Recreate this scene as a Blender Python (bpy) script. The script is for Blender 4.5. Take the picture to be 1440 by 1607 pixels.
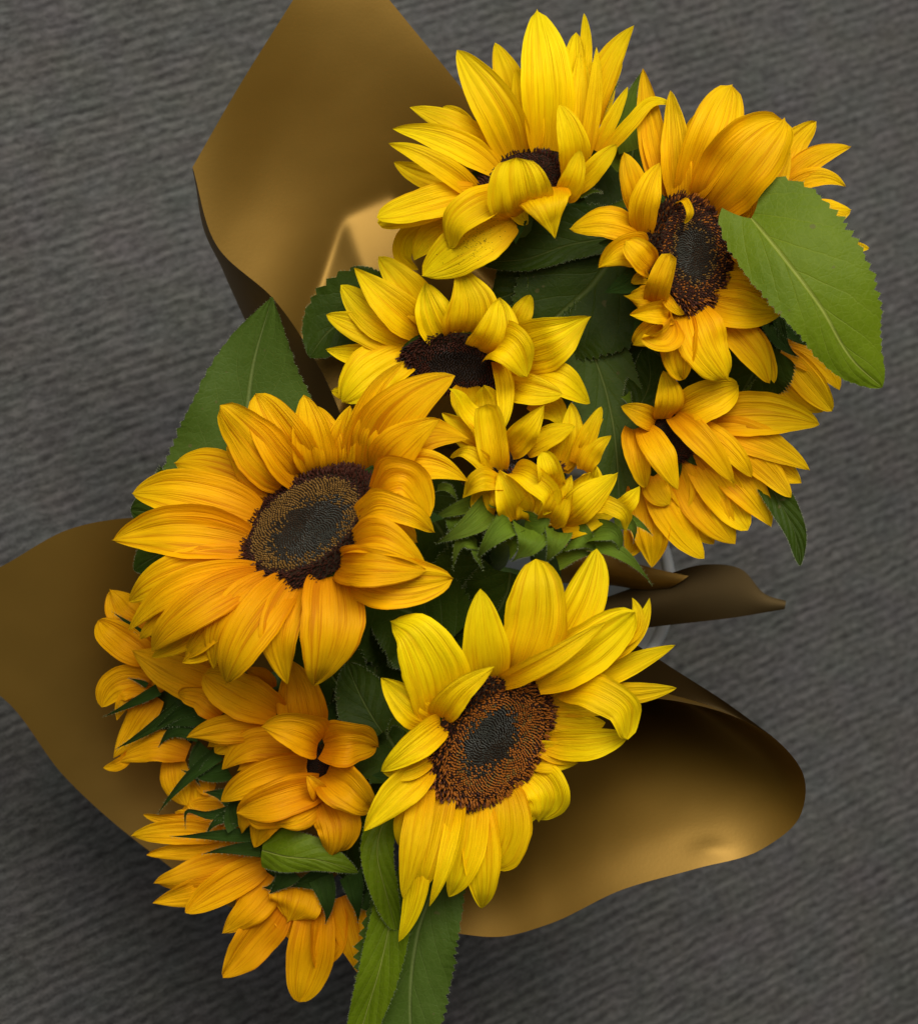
import bpy, math, random
import numpy as np
from mathutils import Vector

random.seed(11)
scene = bpy.context.scene
C = scene.collection
for o in list(bpy.data.objects):
    bpy.data.objects.remove(o)

# ---------------------------------------------------------------- camera
F = 2845.0                 # focal length in photo pixels (1440 wide)
D = 0.75                   # metres from the lens to the bouquet's reference plane
SP = D / F                 # metres per photo pixel on that plane
CAM_H = 1.03               # lens height over the carpet
n_ = Vector((0.351, 0.15, 1.0)).normalized()       # world up, seen in camera axes
x_ = Vector((2.40, 0.96, -1.0)); x_ = (x_ - n_ * x_.dot(n_)).normalized()   # rib direction
y_ = n_.cross(x_)
R = np.array([list(x_), list(y_), list(n_)])        # camera axes -> world axes
CAM = np.array([0.0, 0.0, CAM_H])
cam = bpy.data.cameras.new('camera')
cam_o = bpy.data.objects.new('camera', cam)
C.objects.link(cam_o)
from mathutils import Matrix
cam_o.matrix_world = Matrix.Translation(Vector(CAM)) @ Matrix(R.tolist()).to_4x4()
cam.sensor_fit = 'HORIZONTAL'
cam.sensor_width = 36.0
cam.lens = 36.0 * F / 1440.0
cam.clip_start = 0.05
cam.clip_end = 100
cam.dof.use_dof = True
cam.dof.focus_distance = 0.755
cam.dof.aperture_fstop = 13.0
scene.camera = cam_o

# ---------------------------------------------------------------- world and light
w = bpy.data.worlds.new('World')
scene.world = w
w.use_nodes = True
bg = w.node_tree.nodes['Background']
bg.inputs[0].default_value = (0.92, 0.96, 1.0, 1)
bg.inputs[1].default_value = 0.12


def panel(name, px, py, depth_up, size, power, col):
    """ceiling panel: placed above the floor point seen at (px, py)"""
    li = bpy.data.lights.new(name, 'AREA')
    li.shape = 'RECTANGLE'
    li.size, li.size_y = size
    li.energy = power
    li.color = col
    o = bpy.data.objects.new(name, li)
    C.objects.link(o)
    o.location = (px, py, depth_up)
    o.rotation_euler = (0, 0, 0)
    return o


# ceiling light panels of the room, all well above the camera
LIGHTS = []


def cam_dir_to_world(v):
    return R @ np.array(v, float)


up_img = cam_dir_to_world((0, 1, 0))
right_img = cam_dir_to_world((1, 0, 0))
c1 = up_img * 1.2 + right_img * 0.25
c2 = up_img * 0.35 - right_img * 1.0
panel('ceiling_light', c1[0], c1[1], 2.55, (1.7, 1.2), 94, (1.0, 0.95, 0.86))
panel('ceiling_light', c2[0], c2[1], 2.55, (1.4, 1.0), 26, (1.0, 0.95, 0.88))

vs = scene.view_settings
vs.view_transform = 'Standard'
vs.look = 'None'
vs.gamma = 1.0
vs.exposure = 0.0
vs.use_curve_mapping = False


# ---------------------------------------------------------------- helpers
def P(x, y, z=0.0):
    """photo pixel plus height (in photo pixels, towards the lens) above the reference plane"""
    d = D - z * SP
    c = np.array([(x - 720.0) / F * d, -(y - 803.5) / F * d, -d])
    return CAM + R @ c


VIEW = cam_dir_to_world((0, 0, 1))


def nrm(v):
    return v / (np.linalg.norm(v) + 1e-12)


def link(name, me, parent=None):
    o = bpy.data.objects.new(name, me)
    C.objects.link(o)
    if parent is not None:
        o.parent = parent
    return o


def empty(name, loc, label, cat, group=None):
    o = bpy.data.objects.new(name, None)
    C.objects.link(o)
    o.location = loc
    o.empty_display_size = 0.02
    tag(o, label, cat, group)
    return o


def tag(o, label, cat, group=None, kind=None):
    if label:
        o['label'] = label
    if cat:
        o['category'] = cat
    if group:
        o['group'] = group
    if kind:
        o['kind'] = kind
    return o


def build(name, V, Fc, mat, parent=None, uv=None, origin=None, mats=None, fmat=None, smooth=True):
    """V world-space verts; the object's own origin is put at `origin`"""
    V = np.asarray(V, float)
    if origin is None:
        origin = V[0]
    origin = np.asarray(origin, float)
    me = bpy.data.meshes.new(name)
    me.from_pydata((V - origin).tolist(), [], [tuple(f) for f in Fc])
    if mats:
        for m in mats:
            me.materials.append(m)
    else:
        me.materials.append(mat)
    if fmat is not None:
        me.polygons.foreach_set('material_index', np.asarray(fmat, np.int32))
    if uv is not None:
        l = me.uv_layers.new(name='UVMap')
        idx = np.empty(len(me.loops), np.int32)
        me.loops.foreach_get('vertex_index', idx)
        l.data.foreach_set('uv', np.asarray(uv, np.float32)[idx].ravel())
    me.polygons.foreach_set('use_smooth', np.full(len(me.polygons), smooth))
    me.update()
    o = link(name, me, parent)
    off = np.array(parent.location) if parent is not None else np.zeros(3)
    pp = parent.parent if parent is not None else None
    while pp is not None:
        off = off + np.array(pp.location)
        pp = pp.parent
    o.location = Vector((origin - off).tolist())
    return o


def grid_faces(nu, nv):
    f = []
    for j in range(nv - 1):
        for i in range(nu - 1):
            a = j * nu + i
            f.append((a, a + 1, a + nu + 1, a + nu))
    return f


def spline(pts, n):
    """smooth curve through the points (arc-length-ish parameter), n samples"""
    p = np.asarray(pts, float)
    k = len(p)
    d = np.r_[0, np.cumsum(np.linalg.norm(np.diff(p, axis=0), axis=1) + 1e-9)]
    d /= d[-1]
    m = np.zeros_like(p)
    for i in range(k):
        if i == 0:
            m[i] = (p[1] - p[0]) / (d[1] - d[0])
        elif i == k - 1:
            m[i] = (p[-1] - p[-2]) / (d[-1] - d[-2])
        else:
            h0, h1 = d[i] - d[i - 1], d[i + 1] - d[i]
            m[i] = ((p[i] - p[i - 1]) / h0 * h1 + (p[i + 1] - p[i]) / h1 * h0) / (h0 + h1)
    if k == 3:      # natural-looking ends
        m[0] = 2 * (p[1] - p[0]) / (d[1] - d[0]) - m[1]
        m[2] = 2 * (p[2] - p[1]) / (d[2] - d[1]) - m[1]
    ts = np.linspace(0, 1, n)
    out = []
    for t in ts:
        i = min(np.searchsorted(d, t, side='right') - 1, k - 2)
        h = d[i + 1] - d[i]
        s = (t - d[i]) / h
        out.append((2 * s**3 - 3 * s**2 + 1) * p[i] + (s**3 - 2 * s**2 + s) * h * m[i]
                   + (-2 * s**3 + 3 * s**2) * p[i + 1] + (s**3 - s**2) * h * m[i + 1])
    return np.array(out), ts


def blade(pts, w, nu=9, nv=20, cup=0.12, roll=0.0, twist=0.0, p1=0.5, p2=0.6, ripple=0.0,
          pleat=0.012, npl=2.5, teeth=0, tooth=0.05, wl=1.0, wr=1.0, basew=0.06, rng=random, fold=0.0,
          curl=0.0, vein=0.0, nib=0.0, wave=0.0, edge=0.0, margin=0.0, heart=0.0):
    """a petal / bract / leaf surface: centre line through pts, full width w (metres)"""
    c, ts = spline(pts, nv)
    T = np.gradient(c, axis=0)
    T = T / (np.linalg.norm(T, axis=1)[:, None] + 1e-12)
    chord = nrm(c[-1] - c[0])
    W0 = nrm(np.cross(chord, VIEW)) if abs(np.dot(chord, VIEW)) < 0.985 else cam_dir_to_world((1, 0, 0))
    a = basew
    pk = (p1 - a * p2) / (p1 + p2)
    mx = (pk + a) ** p1 * (1 - pk) ** p2
    ph = rng.uniform(0, 6.28)
    ph2 = rng.uniform(0, 6.28)
    kk = rng.uniform(1.2, 2.2)
    ph_s = rng.choice([-1.5, 1.0, 2.0])
    pe = [rng.uniform(0, 6.28) for _ in range(4)]
    ms = [rng.uniform(-1, 1), rng.uniform(-1, 1)]
    wf = rng.uniform(0.7, 1.5)
    V, UV = [], []
    Wp = W0
    for j in range(nv):
        t = ts[j]
        Wd = W0 - T[j] * np.dot(W0, T[j])
        Wd = nrm(Wd) if np.linalg.norm(Wd) > 0.2 else Wp
        Wp = Wd
        N = nrm(np.cross(Wd, T[j]))
        ang = math.radians(roll + twist * t)
        Wr = Wd * math.cos(ang) + N * math.sin(ang)
        Nr = -Wd * math.sin(ang) + N * math.cos(ang)
        f = max((t + a) ** p1 * max(1 - t, 0) ** p2 / mx, 0.012)
        hw = 0.5 * w * f
        if nib:
            c_off = T[j] * (0.0) + nrm(np.cross(W0, T[j])) * (nib * w * max(0.0, t - 0.8) / 0.2 * ph_s)
        else:
            c_off = 0.0
        ft = (t * teeth) % 1.0 if teeth else 0.0
        env = math.sin(math.pi * min(max(t, 0), 1)) ** 0.6
        wv = wave * w * math.sin(2 * math.pi * wf * t + pe[0]) * env
        for i in range(nu):
            s = -1 + 2 * i / (nu - 1)
            x = hw * s * (wr if s > 0 else wl)
            if teeth and t < 0.97:
                x *= 1 + tooth * (ft - 0.5) * abs(s) ** 3 * (0.35 + 1.3 * abs(math.sin(int(t * teeth) * 12.9898 + (4.1 if s > 0 else 1.7))))
            if edge:
                k_ = 1 if s > 0 else 2
                x *= 1 + edge * abs(s) * (math.sin(7.3 * t + pe[k_]) + 0.6 * math.sin(17.1 * t + 2 * pe[k_]) + 0.3 * math.sin(41 * t + pe[3]))
            h = cup * w * f * (s * s - 0.35)
            h += fold * w * f * (abs(s) - 0.3)
            h += pleat * w * math.cos(2 * math.pi * npl * s + 0.6 * math.sin(ph)) * env
            h += ripple * w * math.sin(2 * math.pi * kk * t + ph + (1.6 if s > 0 else 0)) * s * s * env
            h += curl * w * math.sin(math.pi * s + ph2) * 0.5 * t
            h += wv + margin * w * ms[0 if s > 0 else 1] * max(0.0, abs(s) - 0.45) ** 2 * env
            if vein:
                h -= vein * w * math.exp(-(s / 0.06) ** 2)
            V.append(c[j] + c_off + Wr * x + Nr * h - chord * (heart * w * abs(s) ** 1.4 * (1 - t) ** 7 if heart else 0.0))
            UV.append((0.5 + 0.5 * s, t))
    return V, grid_faces(nu, nv), UV


# ---------------------------------------------------------------- materials
def new_mat(name):
    m = bpy.data.materials.new(name)
    m.use_nodes = True
    nt = m.node_tree
    nt.nodes.clear()
    return m, nt


class NT:
    def __init__(self, nt):
        self.nt = nt

    def n(self, typ, **kw):
        nd = self.nt.nodes.new(typ)
        for k, v in kw.items():
            setattr(nd, k, v)
        return nd

    def l(self, a, b):
        self.nt.links.new(a, b)

    def math(self, op, a, b=None, c=None, clamp=False):
        nd = self.n('ShaderNodeMath', operation=op)
        nd.use_clamp = clamp
        for i, v in enumerate((a, b, c)):
            if v is None:
                continue
            if isinstance(v, (int, float)):
                nd.inputs[i].default_value = v
            else:
                self.l(v, nd.inputs[i])
        return nd.outputs[0]

    def mix(self, fac, a, b, blend='MIX'):
        nd = self.n('ShaderNodeMix', data_type='RGBA', blend_type=blend)
        if isinstance(fac, (int, float)):
            nd.inputs[0].default_value = fac
        else:
            self.l(fac, nd.inputs[0])
        for k, v in ((6, a), (7, b)):
            if isinstance(v, tuple):
                nd.inputs[k].default_value = (*v[:3], 1)
            else:
                self.l(v, nd.inputs[k])
        return nd.outputs[2]

    def ramp(self, fac, stops):
        nd = self.n('ShaderNodeValToRGB')
        el = nd.color_ramp.elements
        while len(el) < len(stops):
            el.new(0.5)
        for e, (p, c) in zip(el, stops):
            e.position = p
            e.color = (*c[:3], 1) if isinstance(c, tuple) else (c, c, c, 1)
        self.l(fac, nd.inputs[0])
        return nd.outputs[0]

    def comb(self, x, y, z=0.0):
        nd = self.n('ShaderNodeCombineXYZ')
        for i, v in enumerate((x, y, z)):
            if isinstance(v, (int, float)):
                nd.inputs[i].default_value = v
            else:
                self.l(v, nd.inputs[i])
        return nd.outputs[0]

    def noise(self, vec, scale, detail=3.0, rough=0.55, dim='3D', out=0):
        nd = self.n('ShaderNodeTexNoise', noise_dimensions=dim)
        nd.inputs['Scale'].default_value = scale
        nd.inputs['Detail'].default_value = detail
        nd.inputs['Roughness'].default_value = rough
        self.l(vec, nd.inputs['Vector'])
        return nd.outputs[out]

    def bump(self, h, strength, dist):
        nd = self.n('ShaderNodeBump')
        nd.inputs['Strength'].default_value = strength
        nd.inputs['Distance'].default_value = dist
        self.l(h, nd.inputs['Height'])
        return nd.outputs[0]


def petal_material(name, base, mid, tip, vein_dark=0.35, transl=0.35):
    m, nt = new_mat(name)
    g = NT(nt)
    out = g.n('ShaderNodeOutputMaterial')
    uv = g.n('ShaderNodeUVMap')
    sep = g.n('ShaderNodeSeparateXYZ')
    g.l(uv.outputs[0], sep.inputs[0])
    u, v = sep.outputs[0], sep.outputs[1]
    inf = g.n('ShaderNodeObjectInfo')
    rnd = inf.outputs['Random']
    tc = g.n('ShaderNodeTexCoord')
    col = g.ramp(v, [(0.0, base), (0.32, mid), (0.95, tip)])
    # veins run along the petal, fine ones between the larger ones
    vv = g.comb(g.math('ADD', g.math('MULTIPLY', u, 15.0), g.math('MULTIPLY', rnd, 40.0)), g.math('MULTIPLY', v, 0.9), rnd)
    n1 = g.noise(vv, 1.0, 4.0, 0.6)
    vv2 = g.comb(g.math('ADD', g.math('MULTIPLY', u, 42.0), g.math('MULTIPLY', rnd, 77.0)), g.math('MULTIPLY', v, 2.0), rnd)
    n2 = g.noise(vv2, 1.0, 2.0, 0.5)
    lines = g.math('ADD', g.math('MULTIPLY', n1, 0.65), g.math('MULTIPLY', n2, 0.35))
    vm = g.ramp(lines, [(0.40, 1.0), (0.50, 0.0)])
    dark = g.mix(0.8, col, (base[0] * 0.80, base[1] * 0.68, base[2]))
    col2 = g.mix(g.math('MULTIPLY', vm, vein_dark), col, dark)
    # soft blotches and petal-to-petal change
    n3 = g.noise(tc.outputs['Object'], 60.0, 3.0)
    br = g.math('ADD', g.math('MULTIPLY', n3, 0.22), 0.89)
    br = g.math('MULTIPLY', br, g.math('ADD', g.math('MULTIPLY', rnd, 0.16), 0.92))
    cc = g.n('ShaderNodeHueSaturation')
    g.l(col2, cc.inputs['Color'])
    g.l(br, cc.inputs['Value'])
    hue = g.math('ADD', g.math('MULTIPLY', rnd, 0.012), 0.494)
    g.l(hue, cc.inputs['Hue'])
    h = g.math('ADD', lines, g.math('MULTIPLY', n3, 0.15))
    bmp = g.bump(h, 0.8, 0.0016)
    pb = g.n('ShaderNodeBsdfPrincipled')
    g.l(cc.outputs[0], pb.inputs['Base Color'])
    pb.inputs['Roughness'].default_value = 0.55
    pb.inputs['Specular IOR Level'].default_value = 0.09
    g.l(bmp, pb.inputs['Normal'])
    tr = g.n('ShaderNodeBsdfTranslucent')
    g.l(cc.outputs[0], tr.inputs[0])
    g.l(bmp, tr.inputs['Normal'])
    mx = g.n('ShaderNodeMixShader')
    mx.inputs[0].default_value = transl
    g.l(pb.outputs[0], mx.inputs[1])
    g.l(tr.outputs[0], mx.inputs[2])
    g.l(mx.outputs[0], out.inputs[0])
    return m


def leaf_material(name, c1, c2, vein, transl=0.22, nside=5.0, gloss=0.5):
    m, nt = new_mat(name)
    g = NT(nt)
    out = g.n('ShaderNodeOutputMaterial')
    uv = g.n('ShaderNodeUVMap')
    sep = g.n('ShaderNodeSeparateXYZ')
    g.l(uv.outputs[0], sep.inputs[0])
    u, v = sep.outputs[0], sep.outputs[1]
    tc = g.n('ShaderNodeTexCoord')
    s = g.math('ABSOLUTE', g.math('MULTIPLY', g.math('SUBTRACT', u, 0.5), 2.0))
    wob = g.noise(tc.outputs['Object'], 45.0, 2.0)
    wobc = g.math('MULTIPLY', g.math('SUBTRACT', wob, 0.5), 0.35)
    side = g.math('SUBTRACT', g.math('MULTIPLY', v, nside), g.math('MULTIPLY', g.math('POWER', s, 0.8), 2.2))
    side = g.math('ADD', side, wobc)
    side = g.math('ADD', side, g.math('MULTIPLY', g.math('GREATER_THAN', u, 0.5), 0.37))
    fr = g.math('FRACT', side)
    tri = g.math('ABSOLUTE', g.math('SUBTRACT', fr, 0.5))
    side_l = g.ramp(tri, [(0.0, 1.0), (0.045, 0.0)])
    side_l = g.math('MULTIPLY', side_l, g.ramp(s, [(0.0, 1.0), (0.95, 0.12)]))
    mid_l = g.ramp(s, [(0.012, 1.0), (0.05, 0.0)])
    ve = g.math('MAXIMUM', g.math('MULTIPLY', side_l, 0.35), mid_l)
    # net of fine veins
    vo = g.n('ShaderNodeTexVoronoi', feature='DISTANCE_TO_EDGE')
    vo.inputs['Scale'].default_value = 330.0
    g.l(tc.outputs['Object'], vo.inputs['Vector'])
    net = g.ramp(vo.outputs[0], [(0.0, 1.0), (0.12, 0.0)])
    n1 = g.noise(tc.outputs['Object'], 40.0, 4.0)
    col = g.mix(g.ramp(n1, [(0.35, 0.0), (0.65, 1.0)]), c1, c2)
    nf = g.noise(tc.outputs['Object'], 900.0, 2.0)
    col = g.mix(g.math('MULTIPLY', nf, 0.25), col, (c2[0] * 1.5, c2[1] * 1.4, c2[2] * 1.5))
    col = g.mix(g.math('MULTIPLY', net, 0.06), col, vein)
    col = g.mix(g.math('MULTIPLY', ve, 0.75), col, vein)
    # a few specks
    n4 = g.noise(tc.outputs['Object'], 210.0, 1.0)
    col = g.mix(g.ramp(n4, [(0.74, 0.0), (0.77, 0.55)]), col, (0.10, 0.085, 0.03))
    h = g.math('SUBTRACT', g.math('ADD', g.math('MULTIPLY', n1, 0.8), g.math('MULTIPLY', net, -0.04)), g.math('MULTIPLY', ve, 0.45))
    h = g.math('ADD', h, g.math('MULTIPLY', nf, 0.10))
    # blades puff between the side veins
    h = g.math('ADD', h, g.math('MULTIPLY', tri, 0.4))
    bmp = g.bump(h, 0.7, 0.0016)
    pb = g.n('ShaderNodeBsdfPrincipled')
    g.l(col, pb.inputs['Base Color'])
    pb.inputs['Roughness'].default_value = gloss
    pb.inputs['Specular IOR Level'].default_value = 0.10
    g.l(bmp, pb.inputs['Normal'])
    tr = g.n('ShaderNodeBsdfTranslucent')
    g.l(col, tr.inputs[0])
    mx = g.n('ShaderNodeMixShader')
    mx.inputs[0].default_value = transl
    g.l(pb.outputs[0], mx.inputs[1])
    g.l(tr.outputs[0], mx.inputs[2])
    g.l(mx.outputs[0], out.inputs[0])
    return m


def simple_material(name, c1, c2, scale=80.0, rough=0.6, spec=0.3, bump=0.3, bdist=0.001, metallic=0.0, transl=0.0):
    m, nt = new_mat(name)
    g = NT(nt)
    out = g.n('ShaderNodeOutputMaterial')
    tc = g.n('ShaderNodeTexCoord')
    n1 = g.noise(tc.outputs['Object'], scale, 4.0)
    col = g.mix(g.ramp(n1, [(0.3, 0.0), (0.7, 1.0)]), c1, c2)
    pb = g.n('ShaderNodeBsdfPrincipled')
    g.l(col, pb.inputs['Base Color'])
    pb.inputs['Roughness'].default_value = rough
    pb.inputs['Specular IOR Level'].default_value = spec
    pb.inputs['Metallic'].default_value = metallic
    if bump:
        g.l(g.bump(n1, bump, bdist), pb.inputs['Normal'])
    if transl:
        tr = g.n('ShaderNodeBsdfTranslucent')
        g.l(col, tr.inputs[0])
        mx = g.n('ShaderNodeMixShader')
        mx.inputs[0].default_value = transl
        g.l(pb.outputs[0], mx.inputs[1])
        g.l(tr.outputs[0], mx.inputs[2])
        g.l(mx.outputs[0], out.inputs[0])
    else:
        g.l(pb.outputs[0], out.inputs[0])
    return m


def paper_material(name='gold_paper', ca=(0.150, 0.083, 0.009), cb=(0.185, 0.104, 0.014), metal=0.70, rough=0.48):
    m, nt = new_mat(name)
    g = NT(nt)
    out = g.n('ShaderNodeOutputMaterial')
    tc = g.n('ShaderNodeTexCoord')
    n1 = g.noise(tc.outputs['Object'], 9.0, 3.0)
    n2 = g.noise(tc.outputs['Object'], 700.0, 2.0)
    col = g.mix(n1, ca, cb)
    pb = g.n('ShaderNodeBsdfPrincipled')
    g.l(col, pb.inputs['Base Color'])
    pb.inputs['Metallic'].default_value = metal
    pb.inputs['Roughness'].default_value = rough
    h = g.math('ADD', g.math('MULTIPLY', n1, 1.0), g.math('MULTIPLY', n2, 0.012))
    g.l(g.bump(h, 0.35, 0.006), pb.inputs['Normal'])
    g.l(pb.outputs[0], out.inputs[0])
    return m


def carpet_material():
    m, nt = new_mat('ribbed_carpet')
    g = NT(nt)
    out = g.n('ShaderNodeOutputMaterial')
    tc = g.n('ShaderNodeTexCoord')
    sep = g.n('ShaderNodeSeparateXYZ')
    g.l(tc.outputs['Object'], sep.inputs[0])
    x, y = sep.outputs[0], sep.outputs[1]
    warp = g.noise(tc.outputs['Object'], 35.0, 3.0)
    yw = g.math('ADD', y, g.math('MULTIPLY', g.math('SUBTRACT', warp, 0.5), 0.006))
    ribs = g.math('SINE', g.math('MULTIPLY', yw, 2 * math.pi / 0.0066))
    # streaky yarn noise, long along the ribs
    st = g.noise(g.comb(g.math('MULTIPLY', x, 48.0), g.math('MULTIPLY', yw, 215.0)), 1.0, 3.0, 0.6)
    st2 = g.noise(g.comb(g.math('MULTIPLY', x, 170.0), g.math('MULTIPLY', yw, 400.0), 3.0), 1.0, 3.0, 0.6)
    fib = g.noise(tc.outputs['Object'], 900.0, 3.0, 0.7)
    big = g.noise(tc.outputs['Object'], 7.0, 3.0)
    blot = g.noise(tc.outputs['Object'], 28.0, 3.0, out=1)
    k = g.math('ADD', g.math('MULTIPLY', ribs, 0.055), g.math('MULTIPLY', st, 0.40))
    k = g.math('ADD', k, g.math('MULTIPLY', st2, 0.57))
    k = g.math('ADD', k, g.math('MULTIPLY', fib, 0.52))
    k = g.math('ADD', k, g.math('MULTIPLY', big, 0.15))
    col = g.ramp(k, [(0.60, (0.024, 0.0235, 0.0225)), (0.81, (0.066, 0.065, 0.0625)), (1.05, (0.118, 0.116, 0.112))])
    col = g.mix(0.10, col, blot, 'SOFT_LIGHT')
    pb = g.n('ShaderNodeBsdfPrincipled')
    g.l(col, pb.inputs['Base Color'])
    pb.inputs['Roughness'].default_value = 0.95
    pb.inputs['Specular IOR Level'].default_value = 0.1
    g.l(g.bump(k, 0.8, 0.0035), pb.inputs['Normal'])
    g.l(pb.outputs[0], out.inputs[0])
    return m


def plastic_material():
    m, nt = new_mat('frosted_plastic')
    g = NT(nt)
    out = g.n('ShaderNodeOutputMaterial')
    pb = g.n('ShaderNodeBsdfPrincipled')
    pb.inputs['Base Color'].default_value = (0.74, 0.77, 0.78, 1)
    pb.inputs['Roughness'].default_value = 0.35
    tr = g.n('ShaderNodeBsdfTranslucent')
    tr.inputs[0].default_value = (0.74, 0.77, 0.78, 1)
    mx = g.n('ShaderNodeMixShader')
    mx.inputs[0].default_value = 0.35
    g.l(pb.outputs[0], mx.inputs[1])
    g.l(tr.outputs[0], mx.inputs[2])
    tp = g.n('ShaderNodeBsdfTransparent')
    mx2 = g.n('ShaderNodeMixShader')
    mx2.inputs[0].default_value = 0.18
    g.l(mx.outputs[0], mx2.inputs[1])
    g.l(tp.outputs[0], mx2.inputs[2])
    g.l(mx2.outputs[0], out.inputs[0])
    return m


PET = {
    'amber': petal_material('petal_amber', (0.68, 0.24, 0.001), (0.88, 0.43, 0.001), (0.92, 0.55, 0.002), 0.8),
    'lemon': petal_material('petal_lemon', (0.78, 0.36, 0.001), (0.90, 0.58, 0.001), (0.90, 0.68, 0.003), 0.55),
    'gold': petal_material('petal_gold', (0.70, 0.26, 0.001), (0.88, 0.46, 0.001), (0.91, 0.58, 0.002), 0.6),
    'deep': petal_material('petal_deep', (0.62, 0.20, 0.001), (0.82, 0.36, 0.001), (0.88, 0.46, 0.002), 0.6),
}
LEAF = {
    'bright': leaf_material('leaf_bright', (0.072, 0.118, 0.002), (0.098, 0.148, 0.004), (0.27, 0.31, 0.06)),
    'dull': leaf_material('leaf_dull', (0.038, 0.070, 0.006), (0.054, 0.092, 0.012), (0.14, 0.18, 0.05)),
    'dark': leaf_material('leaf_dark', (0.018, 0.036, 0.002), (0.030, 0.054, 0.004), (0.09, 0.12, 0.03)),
}
M_SEPAL = petal_material('sepal_green', (0.12, 0.185, 0.012), (0.10, 0.16, 0.012), (0.07, 0.11, 0.012), 0.5, 0.2)
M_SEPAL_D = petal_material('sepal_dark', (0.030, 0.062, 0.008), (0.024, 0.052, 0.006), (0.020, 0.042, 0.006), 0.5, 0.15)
M_STEM = simple_material('stem_green', (0.05, 0.10, 0.02), (0.09, 0.15, 0.035), 120, 0.6, 0.3, 0.3)
M_DISC = simple_material('disc_base', (0.010, 0.006, 0.003), (0.022, 0.012, 0.006), 300, 0.9, 0.1, 0.2)
M_FL_DARK = simple_material('floret_maroon', (0.030, 0.007, 0.004), (0.060, 0.016, 0.007), 400, 0.6, 0.25, 0)
M_FL_RUST = simple_material('floret_rust', (0.20, 0.055, 0.005), (0.32, 0.105, 0.010), 400, 0.65, 0.2, 0)
M_FL_GOLD = simple_material('floret_ochre', (0.13, 0.065, 0.012), (0.22, 0.12, 0.025), 400, 0.65, 0.2, 0)
M_FL_GREY = simple_material('floret_slate', (0.022, 0.024, 0.020), (0.050, 0.052, 0.042), 400, 0.5, 0.3, 0)
M_FL_BLACK = simple_material('floret_black', (0.010, 0.007, 0.006), (0.022, 0.014, 0.010), 400, 0.6, 0.25, 0)
M_HAIR = simple_material('leaf_hair', (0.22, 0.27, 0.14), (0.32, 0.36, 0.20), 50, 0.6, 0.2, 0, transl=0.3)
M_DUST = simple_material('pollen_dust', (0.16, 0.11, 0.006), (0.26, 0.18, 0.01), 300, 0.8, 0.1, 0)
M_PAPER = paper_material()
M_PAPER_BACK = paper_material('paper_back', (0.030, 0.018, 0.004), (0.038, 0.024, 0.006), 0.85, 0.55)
M_CARPET = carpet_material()
M_PLASTIC = plastic_material()

# ---------------------------------------------------------------- carpet
nx = 2
bm_v = [(-8, -8, 0), (8, -8, 0), (8, 8, 0), (-8, 8, 0)]
carpet = build('carpet', bm_v, [(0, 1, 2, 3)], M_CARPET, origin=(0, 0, 0))
tag(carpet, 'grey ribbed carpet under the bouquet', 'carpet', kind='structure')

# ---------------------------------------------------------------- vase
RIM = P(893, 912, -400)
VC = np.array([RIM[0], RIM[1], 0.0])
RIM_H = RIM[2]
VR = 0.0525


def lathe(prof, center, n=64):
    V, Fc = [], []
    for r, z in prof:
        for i in range(n):
            a = 2 * math.pi * i / n
            V.append((center[0] + r * math.cos(a), center[1] + r * math.sin(a), center[2] + z))
    for j in range(len(prof) - 1):
        for i in range(n):
            Fc.append((j * n + i, j * n + (i + 1) % n, (j + 1) * n + (i + 1) % n, (j + 1) * n + i))
    return V, Fc


vase = empty('vase', (VC[0], VC[1], 0.0), 'frosted clear plastic vase standing on the carpet under the sunflowers', 'vase')
rb = VR * 0.74
prof = [(0.001, 0.004), (rb - 0.004, 0.004), (rb, 0.001), (rb + 0.001, 0.006)]
for k in range(1, 9):
    t = k / 8
    prof.append((rb + (VR - rb) * t, 0.006 + (RIM_H - 0.008) * t))
prof2 = prof + [(VR - 0.0016, RIM_H - 0.001)]
for k in range(7, 0, -1):
    t = k / 8
    prof2.append((rb + (VR - rb) * t - 0.0016, 0.006 + (RIM_H - 0.008) * t))
prof2.append((0.001, 0.0075))
V, Fc = lathe(prof2, VC)
build('body', V, Fc, M_PLASTIC, vase, origin=VC)
V, Fc = lathe([(VR + 0.0002, RIM_H - 0.006), (VR + 0.0034, RIM_H - 0.005), (VR + 0.0036, RIM_H - 0.001), (VR + 0.001, RIM_H + 0.001),
               (VR - 0.0018, RIM_H), (VR - 0.0018, RIM_H - 0.004)], VC)
build('rim', V, Fc, M_PLASTIC, vase, origin=VC)


# ---------------------------------------------------------------- wrapping paper
def sheet(name, rows, parent=None, sub=(44, 60), crump=None, mat=None, back_cols=0):
    """rows of (x, y, z) control points -> smooth sheet"""
    rows = [np.asarray(r, float) for r in rows]
    nu, nv = sub
    R1 = [spline(r, nu)[0] for r in rows]
    cols = [spline(np.array([r[i] for r in R1]), nv)[0] for i in range(nu)]
    V, UV = [], []
    for j in range(nv):
        for i in range(nu):
            q = cols[i][j].copy()
            if crump:
                q[2] += crump(q[0], q[1])
            V.append(P(*q))
            UV.append((i / (nu - 1), j / (nv - 1)))
    fm = None
    if back_cols:
        fm = [1 if (k % (nu - 1)) < back_cols else 0 for k in range((nu - 1) * (nv - 1))]
    return build(name, V, grid_faces(nu, nv), None, parent, uv=UV, origin=np.mean(V, axis=0), mats=[mat or M_PAPER, M_PAPER_BACK], fmat=fm)


def hp(x, y, ax, ay, bx, by):
    """signed distance to line a->b (positive on its right in image axes, y down)"""
    dx, dy = bx - ax, by - ay
    L = math.hypot(dx, dy)
    return ((x - ax) * -dy + (y - ay) * dx) / L


def smin(vals, k):
    m = min(vals)
    return m - k * math.log(sum(math.exp(-(v - m) / k) for v in vals))


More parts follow.
